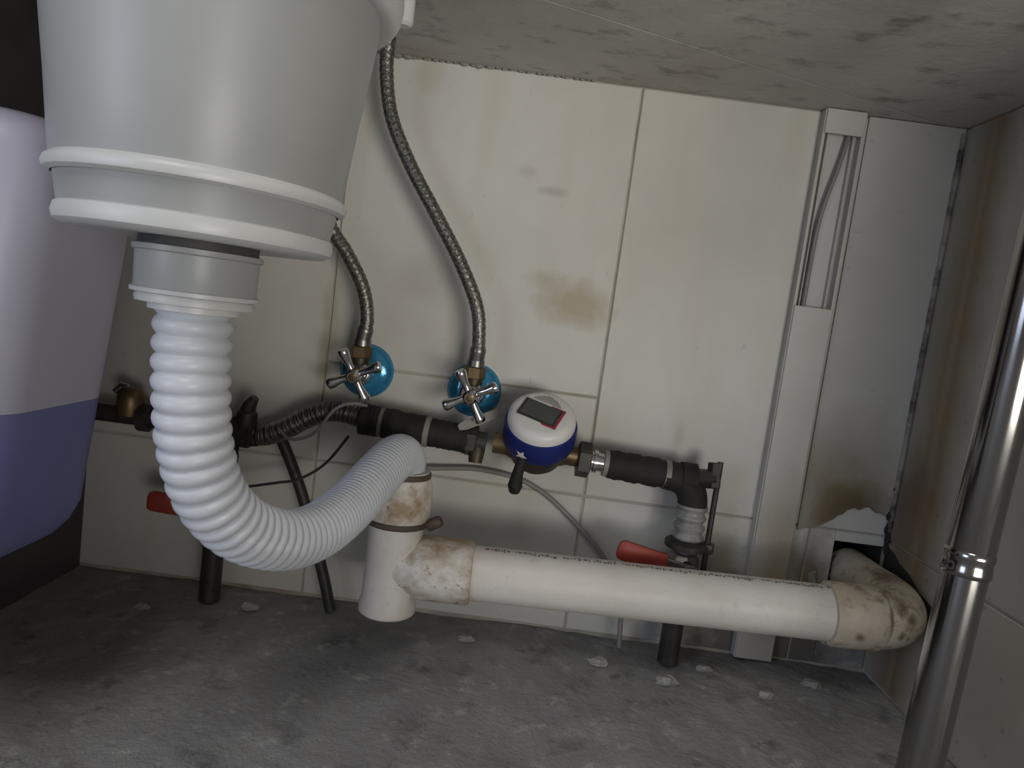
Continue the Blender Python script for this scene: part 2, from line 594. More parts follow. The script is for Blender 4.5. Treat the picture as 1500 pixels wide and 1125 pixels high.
# painted skim coat right of the trunking, torn off along its lower edge
edge = [(0.374, 0.172), (0.391, 0.178), (0.397, 0.1795), (0.404, 0.183), (0.410, 0.1875), (0.416, 0.191), (0.421, 0.197), (0.427, 0.1995),
        (0.431, 0.205), (0.436, 0.2075), (0.441, 0.2085), (0.446, 0.2065), (0.452, 0.211), (0.458, 0.2125), (0.463, 0.2085), (0.468, 0.2055),
        (0.472, 0.207), (0.478, 0.204), (0.484, 0.208), (XR - 0.001, 0.206)]
mb = MB()
n = len(edge)
vs = []
for y in (-0.0035, 0.0):
    vs += [(x, y, z) for x, z in edge] + [(x, y, H - 0.001) for x, z in edge]
fs = []
for i in range(n - 1):
    fs.append((i, i + 1, n + i + 1, n + i))
    fs.append((i, 2 * n + i, 2 * n + i + 1, i + 1))
fs.append((0, n, 3 * n, 2 * n))
fs.append((n - 1, 3 * n - 1, 4 * n - 1, 2 * n - 1))
mb.add(vs, fs)
mb.build('skim_coat', 'plaster', wall_back, smooth=False)

# right side wall
mb = MB().box((XR + 0.003, FRONT, -0.02), (XR + 0.06, 0.003, H + 0.03))
wall_right = mb.build('wall_right', 'grout', smooth=False)
struct(wall_right, 'side wall with brown rust streak beside the chrome leg wall')
wall_right['category'] = 'wall'
wall_right['label'] = 'dim tiled side wall with a brown rust streak behind the chrome leg'
wall_right['_o'] = (0, 0, 0)


def side_tile(y0, y1, z0, z1):
    x = XR + random.uniform(-0.0005, 0.0005)
    m_ = MB().box((0, 0, 0), (1, 1, 1))
    ya, yb, za, zb = y0 + J, y1 - J, z0 + J, z1 - J
    c = 0.0012
    vs = [(x, ya + c, za + c), (x, yb - c, za + c), (x, yb - c, zb - c), (x, ya + c, zb - c),
          (x + c, ya, za), (x + c, yb, za), (x + c, yb, zb), (x + c, ya, zb),
          (x + 0.006, ya, za), (x + 0.006, yb, za), (x + 0.006, yb, zb), (x + 0.006, ya, zb)]
    fs = [(3, 2, 1, 0)]
    for r in (0, 4):
        for i in range(4):
            j = (i + 1) % 4
            fs.append((r + i, r + j, r + 4 + j, r + 4 + i))
    MB().add(vs, fs).build('tile', 'sidetile', wall_right, smooth=False)


for y0, y1 in ((-0.38, 0.0), (FRONT, -0.38)):
    for z0, z1 in ((0, 0.172), (0.172, H)):
        side_tile(y0, y1, z0, z1)
# mouldy sealant in the corner: a lumpy bead
pts = [(XR - 0.003, -0.004, z) for z in [0.185 + 0.008 * k for k in range(62)]]
MB().tube(pts, [0.0034 + random.uniform(-0.0004, 0.0006) for _ in pts], 8).build('sealant_bead', 'mould', wall_right)

mb = MB()
for k in range(15):
    z = 0.158 + k * 0.0058
    r = random.uniform(0.0022, 0.0052) * (1.0 if k < 9 else 0.6)
    mb.lathe([(0.0005, -r), (r * 0.8, -r * 0.6), (r, 0), (r * 0.7, r * 0.6), (0.0005, r)], Matrix.Translation((XR - 0.002 - random.uniform(0, 0.003), -0.004, z)) @ Matrix.Diagonal((1, 0.6, 1.5, 1)), 7)
o_ = mb.build('mould_growth', 'void', wall_right)
o_['kind'] = 'stuff'
# near-black strip on the side wall, painting the shaded gap beside the elbow
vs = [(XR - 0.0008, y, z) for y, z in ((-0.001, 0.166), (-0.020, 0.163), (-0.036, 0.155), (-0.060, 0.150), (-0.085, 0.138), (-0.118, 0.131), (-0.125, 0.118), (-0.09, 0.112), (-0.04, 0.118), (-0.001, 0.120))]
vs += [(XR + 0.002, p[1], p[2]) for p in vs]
MB().add(vs, [tuple(range(10))] + [(i, 10 + i, 10 + (i + 1) % 10, (i + 1) % 10) for i in range(10)]).build('gap_shade_strip', 'void', wall_right, smooth=False)

# floor
mb = MB()
nx, ny = 110, 90
fx0, fx1, fy0, fy1 = -0.75, XR + 0.05, -1.1, 0.05
rnd = random.Random(3)
from mathutils import noise as mn
vs, fs = [], []
for j in range(ny + 1):
    for i in range(nx + 1):
        x = fx0 + (fx1 - fx0) * i / nx
        y = fy0 + (fy1 - fy0) * j / ny
        h = mn.noise(Vector((x * 9, y * 9, 0))) * 0.003 + mn.noise(Vector((x * 45, y * 45, 3))) * 0.0018
        vs.append((x, y, h - 0.003))
for j in range(ny):
    for i in range(nx):
        a = j * (nx + 1) + i
        fs.append((a, a + 1, a + nx + 2, a + nx + 1))
floor = mb.add(vs, fs).build('floor', 'floor', angle=80)
struct(floor)
floor['label'] = 'dark rough cement floor under the pipes'
floor['category'] = 'floor'
# kitchen floor in front of the cabinet, where the photographer stands
kf = MB().box((-3, -4, -0.06), (3, -1.1, -0.004)).build('floor', 'floor', smooth=False)
struct(kf)
kf['label'] = 'kitchen floor in front of the cabinet'
kf['category'] = 'floor'

# ceiling: underside of the worktop slab, two boards meeting at a diagonal seam
ceiling = MB().box((-0.75, FRONT, H + 0.006), (XR + 0.06, 0.06, H + 0.035)).build('ceiling', 'panel', smooth=False)
struct(ceiling)
ceiling['label'] = 'mottled grey underside of the worktop slab with diagonal seam'
ceiling['category'] = 'ceiling'
ceiling['_o'] = (0, 0, 0)


def board(poly):
    m_ = MB()
    k = len(poly)
    vs = [(x, y, H) for x, y in poly] + [(x, y, H + 0.0065) for x, y in poly]
    fs = [tuple(reversed(range(k)))] + [(i, (i + 1) % k, k + (i + 1) % k, k + i) for i in range(k)]
    m_.add(vs, fs).build('board', 'slab', ceiling, smooth=False)


def seam_y(x):
    return 0.002 + (x - 0.479) * (0.202 / 0.499)


g = 0.0012
board([(-0.75, seam_y(-0.75) + g), (0.472, seam_y(0.472) + g), (0.472, 0.003), (-0.75, 0.003)])
board([(-0.75, FRONT), (XR + 0.003, FRONT), (XR + 0.003, 0.003), (0.4735, 0.003), (0.4735, seam_y(0.4735) - g), (-0.75, seam_y(-0.75) - g)])
# crumbly foam along the wall joint of the slab
mb = MB()
for k in range(34):
    x = -0.205 + k * 0.0075 + random.uniform(-0.003, 0.003)
    r = random.uniform(0.0012, 0.0042) * (1.0 if k < 18 else 0.5)
    mm = Matrix.Translation((x, -0.002, H - 0.001)) @ Matrix.Diagonal((1.7, 1, 0.9, 1))
    mb.lathe([(0.001, -r), (r * 0.8, -r * 0.6), (r, 0), (r * 0.8, r * 0.6), (0.001, r)], mm, 7)
ob = mb.build('foam_crumbs', 'tie', ceiling)
ob['kind'] = 'stuff'

# left cabinet side board
wl = MB().box((XL - 0.018, FRONT, -0.01), (XL, 0.0, H)).build('wall_left', 'panel', smooth=False)
struct(wl)
wl['label'] = 'dark cabinet side board behind the lilac container'
wl['category'] = 'wall'

# ------------------------------------------------------------------ sink drain (strainer housing)
DX, DY = -0.2005, -0.45
t = thing('sink_strainer', 'grey-white plastic sink strainer housing hanging from the worktop above the ribbed hose', 'sink drain', (DX, DY, 0.3725))
A = Matrix.Translation((DX, DY, 0))
MB().lathe([(0.0735, 0.415), (0.0785, 0.4435), (0.0800, 0.4475), (0.0845, 0.49), (0.0925, 0.555), (0.0940, 0.60)], A, 72).build('housing', 'grey_plastic', t)
MB().lathe([(0.0785, 0.4375), (0.0822, 0.4390), (0.0832, 0.4420), (0.0822, 0.4450), (0.0795, 0.4470)], A, 72, caps=False).build('ridge', 'rim_plastic', t)
MB().lathe([(0.046, 0.4110), (0.062, 0.4100), (0.0725, 0.4105), (0.0762, 0.4130), (0.0772, 0.4170), (0.0762, 0.4215), (0.0735, 0.4230)], A, 72).build('lower_rim', 'rim_plastic', t)
MB().lathe([(0.030, 0.4040), (0.034, 0.4040), (0.034, 0.412), (0.030, 0.412)], A, 48).build('gap_black', 'gap_black', t)  # black ring standing in for the shaded gap under the rim
nut = MB().lathe([(0.034, 0.3790), (0.0345, 0.3800), (0.0350, 0.4020), (0.0368, 0.4028), (0.0368, 0.4057), (0.034, 0.4065)], A, 56).build('outlet_nut', 'grey_plastic', t)
sub(nut, MB().lathe([(0.0340, 0.3780), (0.0362, 0.3785), (0.0364, 0.3808), (0.0345, 0.3818)], A, 56, caps=False), 'collar_ring', 'rim_plastic', t)
sub(nut, MB().lathe([(0.029, 0.3725), (0.0332, 0.3730), (0.0337, 0.3755), (0.0327, 0.3785), (0.029, 0.3785)], A, 56), 'collar_ring', 'rim_plastic', t)
ring = MB().lathe([(0.0915, 0.555), (0.0965, 0.554), (0.1005, 0.5555), (0.1035, 0.560), (0.1045, 0.567), (0.1035, 0.577), (0.1000, 0.583), (0.0915, 0.584)], A, 72).build('locking_ring', 'rim_plastic', t)
for k in range(8):
    a = math.radians(20 + k * 45)
    c, s_ = math.cos(a), math.sin(a)
    mm = axis_mat((DX + c * 0.106, DY + s_ * 0.106, 0.5725), (0, 0, 1), (c, s_, 0))
    sub(ring, MB().lathe([(0.004, -0.009), (0.006, -0.007), (0.006, 0.007), (0.004, 0.009)], mm, 12), 'grip_lug', 'rim_plastic', t)
MB().lathe([(0.090, 0.584), (0.095, 0.590), (0.097, 0.60), (0.097, H)], A, 64).build('sink_outlet', 'steel', t)

# ------------------------------------------------------------------ ribbed drain hose
ctrl = [(DX, DY, 0.377), (-0.2000, -0.45, 0.350), (-0.1985, -0.449, 0.320), (-0.1965, -0.442, 0.285), (-0.190, -0.428, 0.250),
        (-0.177, -0.402, 0.221), (-0.159, -0.365, 0.2030), (-0.145, -0.325, 0.1985), (-0.133, -0.275, 0.2050), (-0.123, -0.225, 0.2190),
        (-0.116, -0.185, 0.2290), (-0.111, -0.155, 0.2310), (-0.1085, -0.135, 0.2220), (-0.1085, -0.128, 0.205)]
base_pts, LEN = spline(ctrl, 400)


def along(d):
    f = max(0, min(1, d / LEN)) * (len(base_pts) - 1)
    i = min(int(f), len(base_pts) - 2)
    return base_pts[i].lerp(base_pts[i + 1], f - i)


pts, rads = [], []
d = 0.0
while d < LEN:
    u = d / LEN
    if u < 0.22:
        pitch = 0.0112
    elif u < 0.55:
        pitch = 0.0112 + (0.0062 - 0.0112) * (u - 0.22) / 0.33
    else:
        pitch = 0.0052
    dep = 0.0029 if u < 0.3 else (0.0029 - 0.0013 * min(1, (u - 0.3) / 0.3))
    R = 0.0232
    for ph, kk in ((0.0, 1.0), (0.16, 0.45), (0.32, 0.1), (0.5, 0.0), (0.68, 0.1), (0.84, 0.45)):
        if d + ph * pitch < LEN:
            pts.append(along(d + ph * pitch))
            rads.append(R - dep * kk)
    d += pitch
hose = thing('drain_hose', 'white ribbed plastic drain hose curving from the sink strainer to the white pipe tee', 'hose', (-0.146, -0.325, 0.1745))
MB().tube(pts, rads, 40).build('ribbed_tube', 'hose', hose, angle=80)
MB().lathe([(0.0225, 0.3685), (0.0262, 0.3690), (0.0262, 0.3728), (0.0225, 0.3733)], Matrix.Translation((DX, DY, 0)), 40).build('end_cuff', 'rim_plastic', hose)

# ------------------------------------------------------------------ waste pipe: tee, straight pipe, elbow into the wall
TX, TY = -0.109, -0.13
wp = thing('waste_pipe', 'white plastic waste pipe with tee and stained elbow running low along the wall', 'drain pipe', (TX, TY, 0.045))
A = Matrix.Translation((TX, TY, 0))
tee = MB().lathe([(0.0285, 0.052), (0.0310, 0.054), (0.0315, 0.062), (0.0295, 0.068), (0.0290, 0.10), (0.0295, 0.148), (0.0310, 0.153), (0.0310, 0.158)], A, 48).build('tee', 'pvc_white', wp)
za, zb = 0.1065, 0.1185


def pz(x):
    return za + (zb - za) * (x + 0.08) / 0.53


ax = Vector((1, 0, (zb - za) / 0.53)).normalized()
am = axis_mat((0, TY, pz(0)), ax, (0, 0, 1))
soc = MB().lathe([(0.0285, -0.104), (0.0300, -0.085), (0.0345, -0.079), (0.0350, -0.072), (0.0350, -0.024), (0.0338, -0.021), (0.030, -0.0205)], am, 48).build('branch_socket', 'pvc_dirty', wp)
MB().lathe([(0.0297, -0.04), (0.0297, 0.378)], am, 56).build('straight_pipe', 'pvc', wp)
# faded printed marking along the top of the pipe
mb = MB()
x = -0.012
while x < 0.37:
    wd = random.choice((0.0015, 0.002, 0.003, 0.004))
    if random.random() < 0.94:
        for rep in range(random.choice((1, 1, 2))):
            a0 = math.radians(random.uniform(3, 8)) - rep * 0.06
            a1 = a0 + math.radians(random.uniform(3.5, 9))
            vs = []
            for aa in (a0, (a0 + a1) / 2, a1):
                for xx in (x, x + wd):
                    p = am @ Vector((0.02985 * math.cos(aa), 0, xx))
                    q = Vector((p.x, TY - 0.02985 * math.sin(aa), pz(p.x) + 0.02985 * math.cos(aa)))
                    vs.append(q)
            mb.add(vs, [(0, 1, 3, 2), (2, 3, 5, 4)])
    x += wd + random.choice((0.0008, 0.001, 0.0015, 0.002))
pm = mb.build('printed_marking', 'ink', wp, smooth=False)
pm['kind'] = 'stuff'
pm['label'] = 'row of faded black print along the pipe'
MB().lathe([(0.0298, 0.3655), (0.0335, 0.366), (0.0345, 0.369), (0.0345, 0.418), (0.033, 0.4205), (0.0310, 0.4205)], am, 48).build('elbow_socket', 'elbow', wp)
ecx, er = 0.414, 0.044
ep = []
for k in range(17):
    a = math.pi / 2 * k / 16
    ep.append((ecx + er * math.sin(a), TY + er - er * math.cos(a), pz(0.42) + 0.002 * (k / 16) ** 2))
end = ep[-1]
ep += [(end[0], end[1] + dy_, end[2] + 0.001) for dy_ in (0.02, 0.045, 0.075, 0.11)]
el = MB().tube(ep, [0.0320] * 17 + [0.0310, 0.0295, 0.0290, 0.029], 40).build('elbow', 'elbow', wp)
# hose adapter on top of the tee
ad = MB().lathe([(0.0300, 0.157), (0.0330, 0.159), (0.0350, 0.168), (0.0350, 0.186), (0.0335, 0.196), (0.0305, 0.206), (0.0285, 0.2125)], A, 48).build('hose_adapter', 'pvc_dirty', wp)
rb = MB().lathe([(0.0310, 0.1525), (0.0345, 0.1530), (0.0355, 0.1555), (0.0345, 0.1585), (0.031, 0.159)], A, 48, caps=False).build('rubber_ring', 'rubber', wp)
rb['label'] = 'dark brown rubber ring'
mb = MB()
mm = axis_mat((TX + 0.0405, TY - 0.006, 0.1585), (0.85, -0.1, 0.52))
mb.lathe([(0.0055, -0.008), (0.0065, -0.006), (0.0065, 0.006), (0.005, 0.009)], mm, 14)
lug = sub(rb, mb, 'ring_tab', 'rubber', wp)
MB().lathe([(0.0285, 0.2035), (0.0305, 0.2045), (0.0312, 0.2075), (0.0305, 0.2105), (0.0285, 0.2115)], A, 48, caps=False).build('clamp_band', 'rubber', wp)


# ------------------------------------------------------------------ angle valves and braided hoses
def hexprism(mbx, mat, r, h0, h1):
    mbx.lathe([(r * 0.92, h0), (r, h0 + 0.001), (r, h1 - 0.001), (r * 0.92, h1)], mat, 6)


def angle_valve(x, z, rot, tilt, label):
    t = thing('angle_valve', label, 'valve', (x, 0.0, z), 'angle valves under the sink')
    fr = axis_mat((x, 0, z), (0, -1, 0), (1, 0, 0))
    ro = MB().lathe([(0.0335, 0.0), (0.0335, 0.003), (0.0315, 0.0075), (0.0265, 0.0115), (0.018, 0.0135), (0.0115, 0.0140)], fr, 48).build('wall_rosette', 'blue_film', t)
    ro['label'] = 'shiny rosette under blue film'
    MB().lathe([(0.0105, 0.012), (0.0105, 0.030), (0.0145, 0.032), (0.0155, 0.040), (0.0145, 0.052), (0.011, 0.0545)], fr, 32).build('valve_body', 'chrome', t)
    upm = axis_mat((x, -0.045, z), (0, 0, 1), (1, 0, 0))
    MB().lathe([(0.0105, 0.008), (0.0105, 0.019), (0.0095, 0.0195), (0.0095, 0.024)], upm, 28).build('outlet_stub', 'brass_dark', t)
    b = MB()
    hexprism(b, upm, 0.0128, 0.0185, 0.0325)
    b.build('outlet_nut', 'brass', t, smooth=False)
    b = MB()
    hexprism(b, fr, 0.0125, 0.053, 0.061)
    b.build('bonnet_nut', 'chrome', t, smooth=False)
    # cross handle: hub and four flared arms
    hm = fr @ Matrix.Translation((0, 0, 0.070)) @ Matrix.Rotation(tilt, 4, 'X') @ Matrix.Rotation(rot, 4, 'Z')
    hd = MB().lathe([(0.006, -0.010), (0.0085, -0.006), (0.0092, 0.002), (0.0085, 0.006), (0.006, 0.008)], hm, 28).build('handle_hub', 'chrome', t)
    sub(hd, MB().lathe([(0.0048, 0.0078), (0.0048, 0.0092), (0.003, 0.0098)], hm, 20), 'hub_cap', 'brass', t)
    for k in range(4):
        rm = hm @ Matrix.Rotation(math.pi / 2 * k, 4, 'Z') @ Matrix.Rotation(math.pi / 2, 4, 'Y')
        MB().lathe([(0.0046, 0.005), (0.0042, 0.012), (0.0050, 0.020), (0.0066, 0.027), (0.0070, 0.0305), (0.0058, 0.0330), (0.002, 0.0336)], rm, 18).build('handle_arm', 'chrome', t)
    return t


angle_valve(-0.187, 0.299, math.radians(27), math.radians(14), 'chrome cross-handle angle valve on a blue rosette, left one nearer the ribbed hose')
angle_valve(-0.051, 0.2925, math.radians(28), math.radians(10), 'chrome cross-handle angle valve on a blue rosette, right one just above the water meter')


def braided(label, ctrl):
    t = thing('supply_hose', label, 'hose', ctrl[0], 'braided supply hoses')
    p, L = spline(ctrl, 150)
    n_ = 150
    rr = [0.0079 + 0.00035 * math.sin(i * 2.1) for i in range(n_)]
    MB().tube(p, rr, 18).build('braided_tube', 'braid', t, angle=80)
    b = MB().tube(p[0:8], [0.0094, 0.0098, 0.0092, 0.0098, 0.0092, 0.0098, 0.0094, 0.0084], 20)
    b.build('ferrule', 'steel', t)
    mm = axis_mat(p[0] - Vector((0, 0, 0.006)), (0, 0, 1))
    MB().lathe([(0.0070, 0), (0.0105, 0.0005), (0.0105, 0.0075), (0.008, 0.0085)], mm, 24).build('swivel_collar', 'steel', t)
    return t


braided('short grey braided supply hose rising from the left angle valve behind the strainer',
        [(-0.187, -0.045, 0.3375), (-0.184, -0.048, 0.366), (-0.193, -0.05, 0.401), (-0.215, -0.052, 0.437), (-0.235, -0.054, 0.462), (-0.252, -0.06, 0.50),
         (-0.262, -0.085, 0.58), (-0.262, -0.11, 0.64), (-0.262, -0.115, H)])
braided('long curving grey braided supply hose rising from the right angle valve to the worktop',
        [(-0.051, -0.045, 0.331), (-0.0505, -0.049, 0.355), (-0.0575, -0.052, 0.395), (-0.083, -0.052, 0.443), (-0.117, -0.052, 0.493), (-0.154, -0.052, 0.546),
         (-0.181, -0.052, 0.596), (-0.192, -0.054, 0.645), (-0.192, -0.058, H)])

# ------------------------------------------------------------------ water meter
nrm = Vector((0.0, -0.60, 0.80)).normalized()
B = Vector((0.034, -0.050, 0.2375))
B_pipe = B.copy()
B = B + Vector((0, 0, 0.0065))
wm = thing('water_meter', 'round water meter with navy ring, white lid and small grey display', 'water meter', tuple(B))
xh = Vector((1, 0, -0.01))
mm = axis_mat(B, nrm, xh)
MB().lathe([(0.012, -0.030), (0.024, -0.027), (0.031, -0.018), (0.034, -0.004), (0.0355, 0.010), (0.0365, 0.014)], mm, 48).build('brass_body', 'brass_dark', wm)
bodyx = MB()
bodyx.lathe([(0.0125, -0.052), (0.0125, -0.036), (0.015, -0.03), (0.015, 0.03), (0.0125, 0.036), (0.0125, 0.052)], axis_mat(B_pipe, (1, 0, -0.035)), 28)
bodyx.build('pipe_tails', 'brass', wm)
rg = MB().lathe([(0.0370, 0.008), (0.0415, 0.009), (0.0428, 0.013), (0.0428, 0.034), (0.0415, 0.038), (0.0385, 0.039)], mm, 64).build('ring', 'meter_blue', wm)
# small white star-shaped mark on the ring
st = MB()
ca = math.radians(-115)
cm = mm @ Matrix.Rotation(ca, 4, 'Z') @ Matrix.Translation((0.0431, 0, 0.019)) @ Matrix.Rotation(math.pi / 2, 4, 'Y')
vs = [cm @ Vector((0, 0, 0.0004))]
for k in range(10):
    r = 0.0080 if k % 2 == 0 else 0.0036
    a = math.pi * 2 * k / 10 + 0.3
    vs.append(cm @ Vector((r * math.cos(a), r * math.sin(a), -0.0002)))
st.add(vs, [(0, 1 + k, 1 + (k + 1) % 10) for k in range(10)])
sub(rg, st, 'star_mark', 'meter_white', wm)
lid = MB().lathe([(0.0395, 0.036), (0.0395, 0.043), (0.0385, 0.0475), (0.0350, 0.0515), (0.030, 0.0530), (0.001, 0.0535)], mm, 64).build('lid', 'meter_white', wm)
lm = mm @ Matrix.Translation((-0.003, -0.001, 0.0535)) @ Matrix.Rotation(math.radians(-21), 4, 'Z')


def slab_on(mx, x0, x1, y0, y1, z0, z1):
    b = MB().box((x0, y0, z0), (x1, y1, z1))
    b.v = [mx @ p for p in b.v]
    return b


fr_ = slab_on(lm, -0.0235, 0.0225, -0.0140, 0.0140, -0.001, 0.0012).build('display_frame', 'lcd_frame', wm, smooth=False)
o_ = slab_on(lm, 0.0080, 0.0252, -0.0160, 0.0160, -0.001, 0.0008).build('red_border', 'red_print', wm, smooth=False)
o_['label'] = 'red printed border at one end of the display'
sub(fr_, slab_on(lm, -0.0205, 0.0195, -0.0120, 0.0120, 0.0005, 0.0020), 'display', 'lcd', wm)
tx = MB()
for k in range(7):
    yy = 0.0185 + k * 0.0020
    hw = math.sqrt(max(0, 0.029 ** 2 - yy ** 2))
    q = slab_on(lm, -hw * 0.75, hw * 0.8, yy, yy + 0.0007, -0.001, 0.0003)
    tx.add(q.v, q.f)
o_ = tx.build('fine_print', 'tie', wm, smooth=False)
o_['label'] = 'rows of fine grey print on the lid'
# cable boot under the ring at the front
MB().tube([B + nrm * 0.016 + Vector((-0.018, -0.036, -0.026)) * 0.9, B + Vector((-0.0195, -0.040, -0.030)), B + Vector((-0.0205, -0.041, -0.044)), B + Vector((-0.0205, -0.039, -0.051))],
          [0.0055, 0.0065, 0.0085, 0.006], 16).build('cable_boot', 'black', wm)

# ------------------------------------------------------------------ insulated inlet pipe (left of the meter)
pl = [Vector((-0.178, -0.05, 0.2465)), Vector((-0.012, -0.05, 0.236))]
pdir = (pl[1] - pl[0]).normalized()
ip = thing('inlet_pipe', 'black insulated pipe with two grey ties between steel flex pipe and meter', 'pipe', tuple(pl[0]))
pm_ = axis_mat(pl[0], pdir, (0, 0, 1))


def sleeve(a, b, r, wob=0.0008, n_=14):
    prof = [(r - 0.003, a)]
    for k in range(n_ + 1):
        prof.append((r + random.uniform(-wob, wob), a + 0.001 + (b - a - 0.002) * k / n_))
    prof.append((r - 0.003, b))
    return prof


MB().lathe(sleeve(0.0, 0.024, 0.0185), pm_, 28).build('sleeve', 'black', ip)
MB().lathe([(0.0158, 0.022), (0.0172, 0.0225), (0.0172, 0.0285), (0.0158, 0.029)], pm_, 28).build('tie', 'tie', ip)
MB().lathe(sleeve(0.027, 0.079, 0.0182), pm_, 28).build('sleeve', 'black', ip)
MB().lathe([(0.0165, 0.077), (0.0186, 0.0775), (0.0186, 0.0835), (0.0165, 0.084)], pm_, 28).build('tie', 'tie', ip)
MB().lathe(sleeve(0.082, 0.131, 0.0168), pm_, 28).build('sleeve', 'black', ip)
b = MB()
hexprism(b, pm_, 0.0185, 0.128, 0.1405)
b.lathe([(0.0125, 0.139), (0.0125, 0.152)], pm_, 24)
b.build('union_nut', 'black_metal', ip, smooth=False)
b = MB()
q0 = pm_ @ Vector((0, 0, 0.143))
b.tube([q0, q0 + Vector((-0.001, -0.006, -0.014)), q0 + Vector((-0.001, -0.008, -0.024))], [0.009, 0.0095, 0.008], 14)
b.build('drain_plug', 'brass_dark', ip)
# pale metal strap running up to the wall beside the meter
b = MB()
p0, p1 = Vector((-0.060, -0.066, 0.2535)), Vector((0.000, -0.020, 0.280))
dd = (p1 - p0)
sx_ = Vector((0, 0.5, 0.85)) - dd.normalized() * Vector((0, 0.5, 0.85)).dot(dd.normalized())
sx_.normalize()
ny_ = dd.normalized().cross(sx_)
vs = []
for f in (0, 0.12, 0.9, 1.0):
    for (a, c) in ((-0.0055, 0.0009), (0.0055, 0.0009), (0.0055, -0.0009), (-0.0055, -0.0009)):
        kx = 0.6 if f in (0, 1.0) else 1
        vs.append(p0 + dd * f + sx_ * a * kx + ny_ * c)
fs = [(3, 2, 1, 0), (12, 13, 14, 15)]
for r in range(3):
    for i in range(4):
        j = (i + 1) % 4
        fs.append((r * 4 + i, r * 4 + j, r * 4 + 4 + j, r * 4 + 4 + i))
o_ = b.add(vs, fs).build('strap', 'strap', ip, smooth=False)
o_['label'] = 'flat steel strap'

# ------------------------------------------------------------------ outlet pipe (right of the meter) turning down
op = thing('outlet_pipe', 'black insulated pipe right of the meter with elbow turning down through grey wrap', 'pipe', (0.228, -0.05, 0.135))
pr = [Vector((0.083, -0.05, 0.2335)), Vector((0.236, -0.05, 0.2265))]
rm_ = axis_mat(pr[0], (pr[1] - pr[0]).normalized(), (0, 0, 1))
b = MB()
hexprism(b, rm_, 0.0215, 0.0, 0.0155)
b.build('union_nut', 'black_metal', op, smooth=False)
MB().lathe([(0.0115, 0.013), (0.0115, 0.0185), (0.0135, 0.019), (0.0135, 0.0235), (0.011, 0.024), (0.011, 0.034)], rm_, 24).build('nipple', 'chrome', op)
MB().lathe([(0.0125, 0.031), (0.0155, 0.0315), (0.0155, 0.037), (0.0125, 0.0375)], rm_, 28).build('tie', 'tie', op)
MB().lathe(sleeve(0.036, 0.106, 0.0170, 0.001), rm_, 28).build('sleeve', 'black', op)
MB().lathe([(0.0155, 0.1035), (0.0175, 0.104), (0.0175, 0.110), (0.0155, 0.1105)], rm_, 28).build('tie', 'tie', op)
elp = []
for k in range(11):
    a = math.pi / 2 * k / 10
    elp.append((0.196 + 0.030 * math.sin(a), -0.05, 0.2275 - 0.030 + 0.030 * math.cos(a)))
elp = [(0.188, -0.05, 0.2285)] + elp + [(0.2262, -0.05, 0.192)]
b = MB().tube(elp, 0.0175, 26)
b.build('elbow', 'black', op)
b = MB().lathe([(0.0185, 0.0), (0.0185, 0.018), (0.014, 0.0185)], axis_mat((0.207, -0.05, 0.2275), (1, 0, 0)), 26)
b.build('elbow_boss', 'black', op)
b = MB()
hexprism(b, axis_mat((0.225, -0.05, 0.2285), (1, 0, 0.1)), 0.012, 0.0, 0.022)
hexprism(b, axis_mat((0.246, -0.052, 0.232), (0, 0.25, 1)), 0.0085, -0.012, 0.018)
b.build('plug', 'black_metal', op, smooth=False)
vm = Matrix.Translation((0.2265, -0.05, 0))
prof = [(0.013, 0.1525)]
for k in range(25):
    z = 0.1545 + k * 0.00175
    prof.append((0.0172 + 0.0018 * math.sin(k * 0.9) + random.uniform(-0.0004, 0.0004), z))
prof.append((0.013, 0.198))
MB().lathe(prof, vm, 28).build('wrap', 'wrap', op)
MB().lathe([(0.016, 0.144), (0.0255, 0.1445), (0.0255, 0.1505), (0.021, 0.1535), (0.0165, 0.1555)], vm, 28).build('clamp_flange', 'black_metal', op)
b = MB()
b.tube([(0.2510, -0.052, 0.252), (0.2510, -0.052, 0.12), (0.2510, -0.052, 0.112)], 0.0034, 10)
hexprism(b, Matrix.Translation((0.2510, -0.052, 0)), 0.0085, 0.141, 0.153)
b.build('clamp_rod', 'black_metal', op)


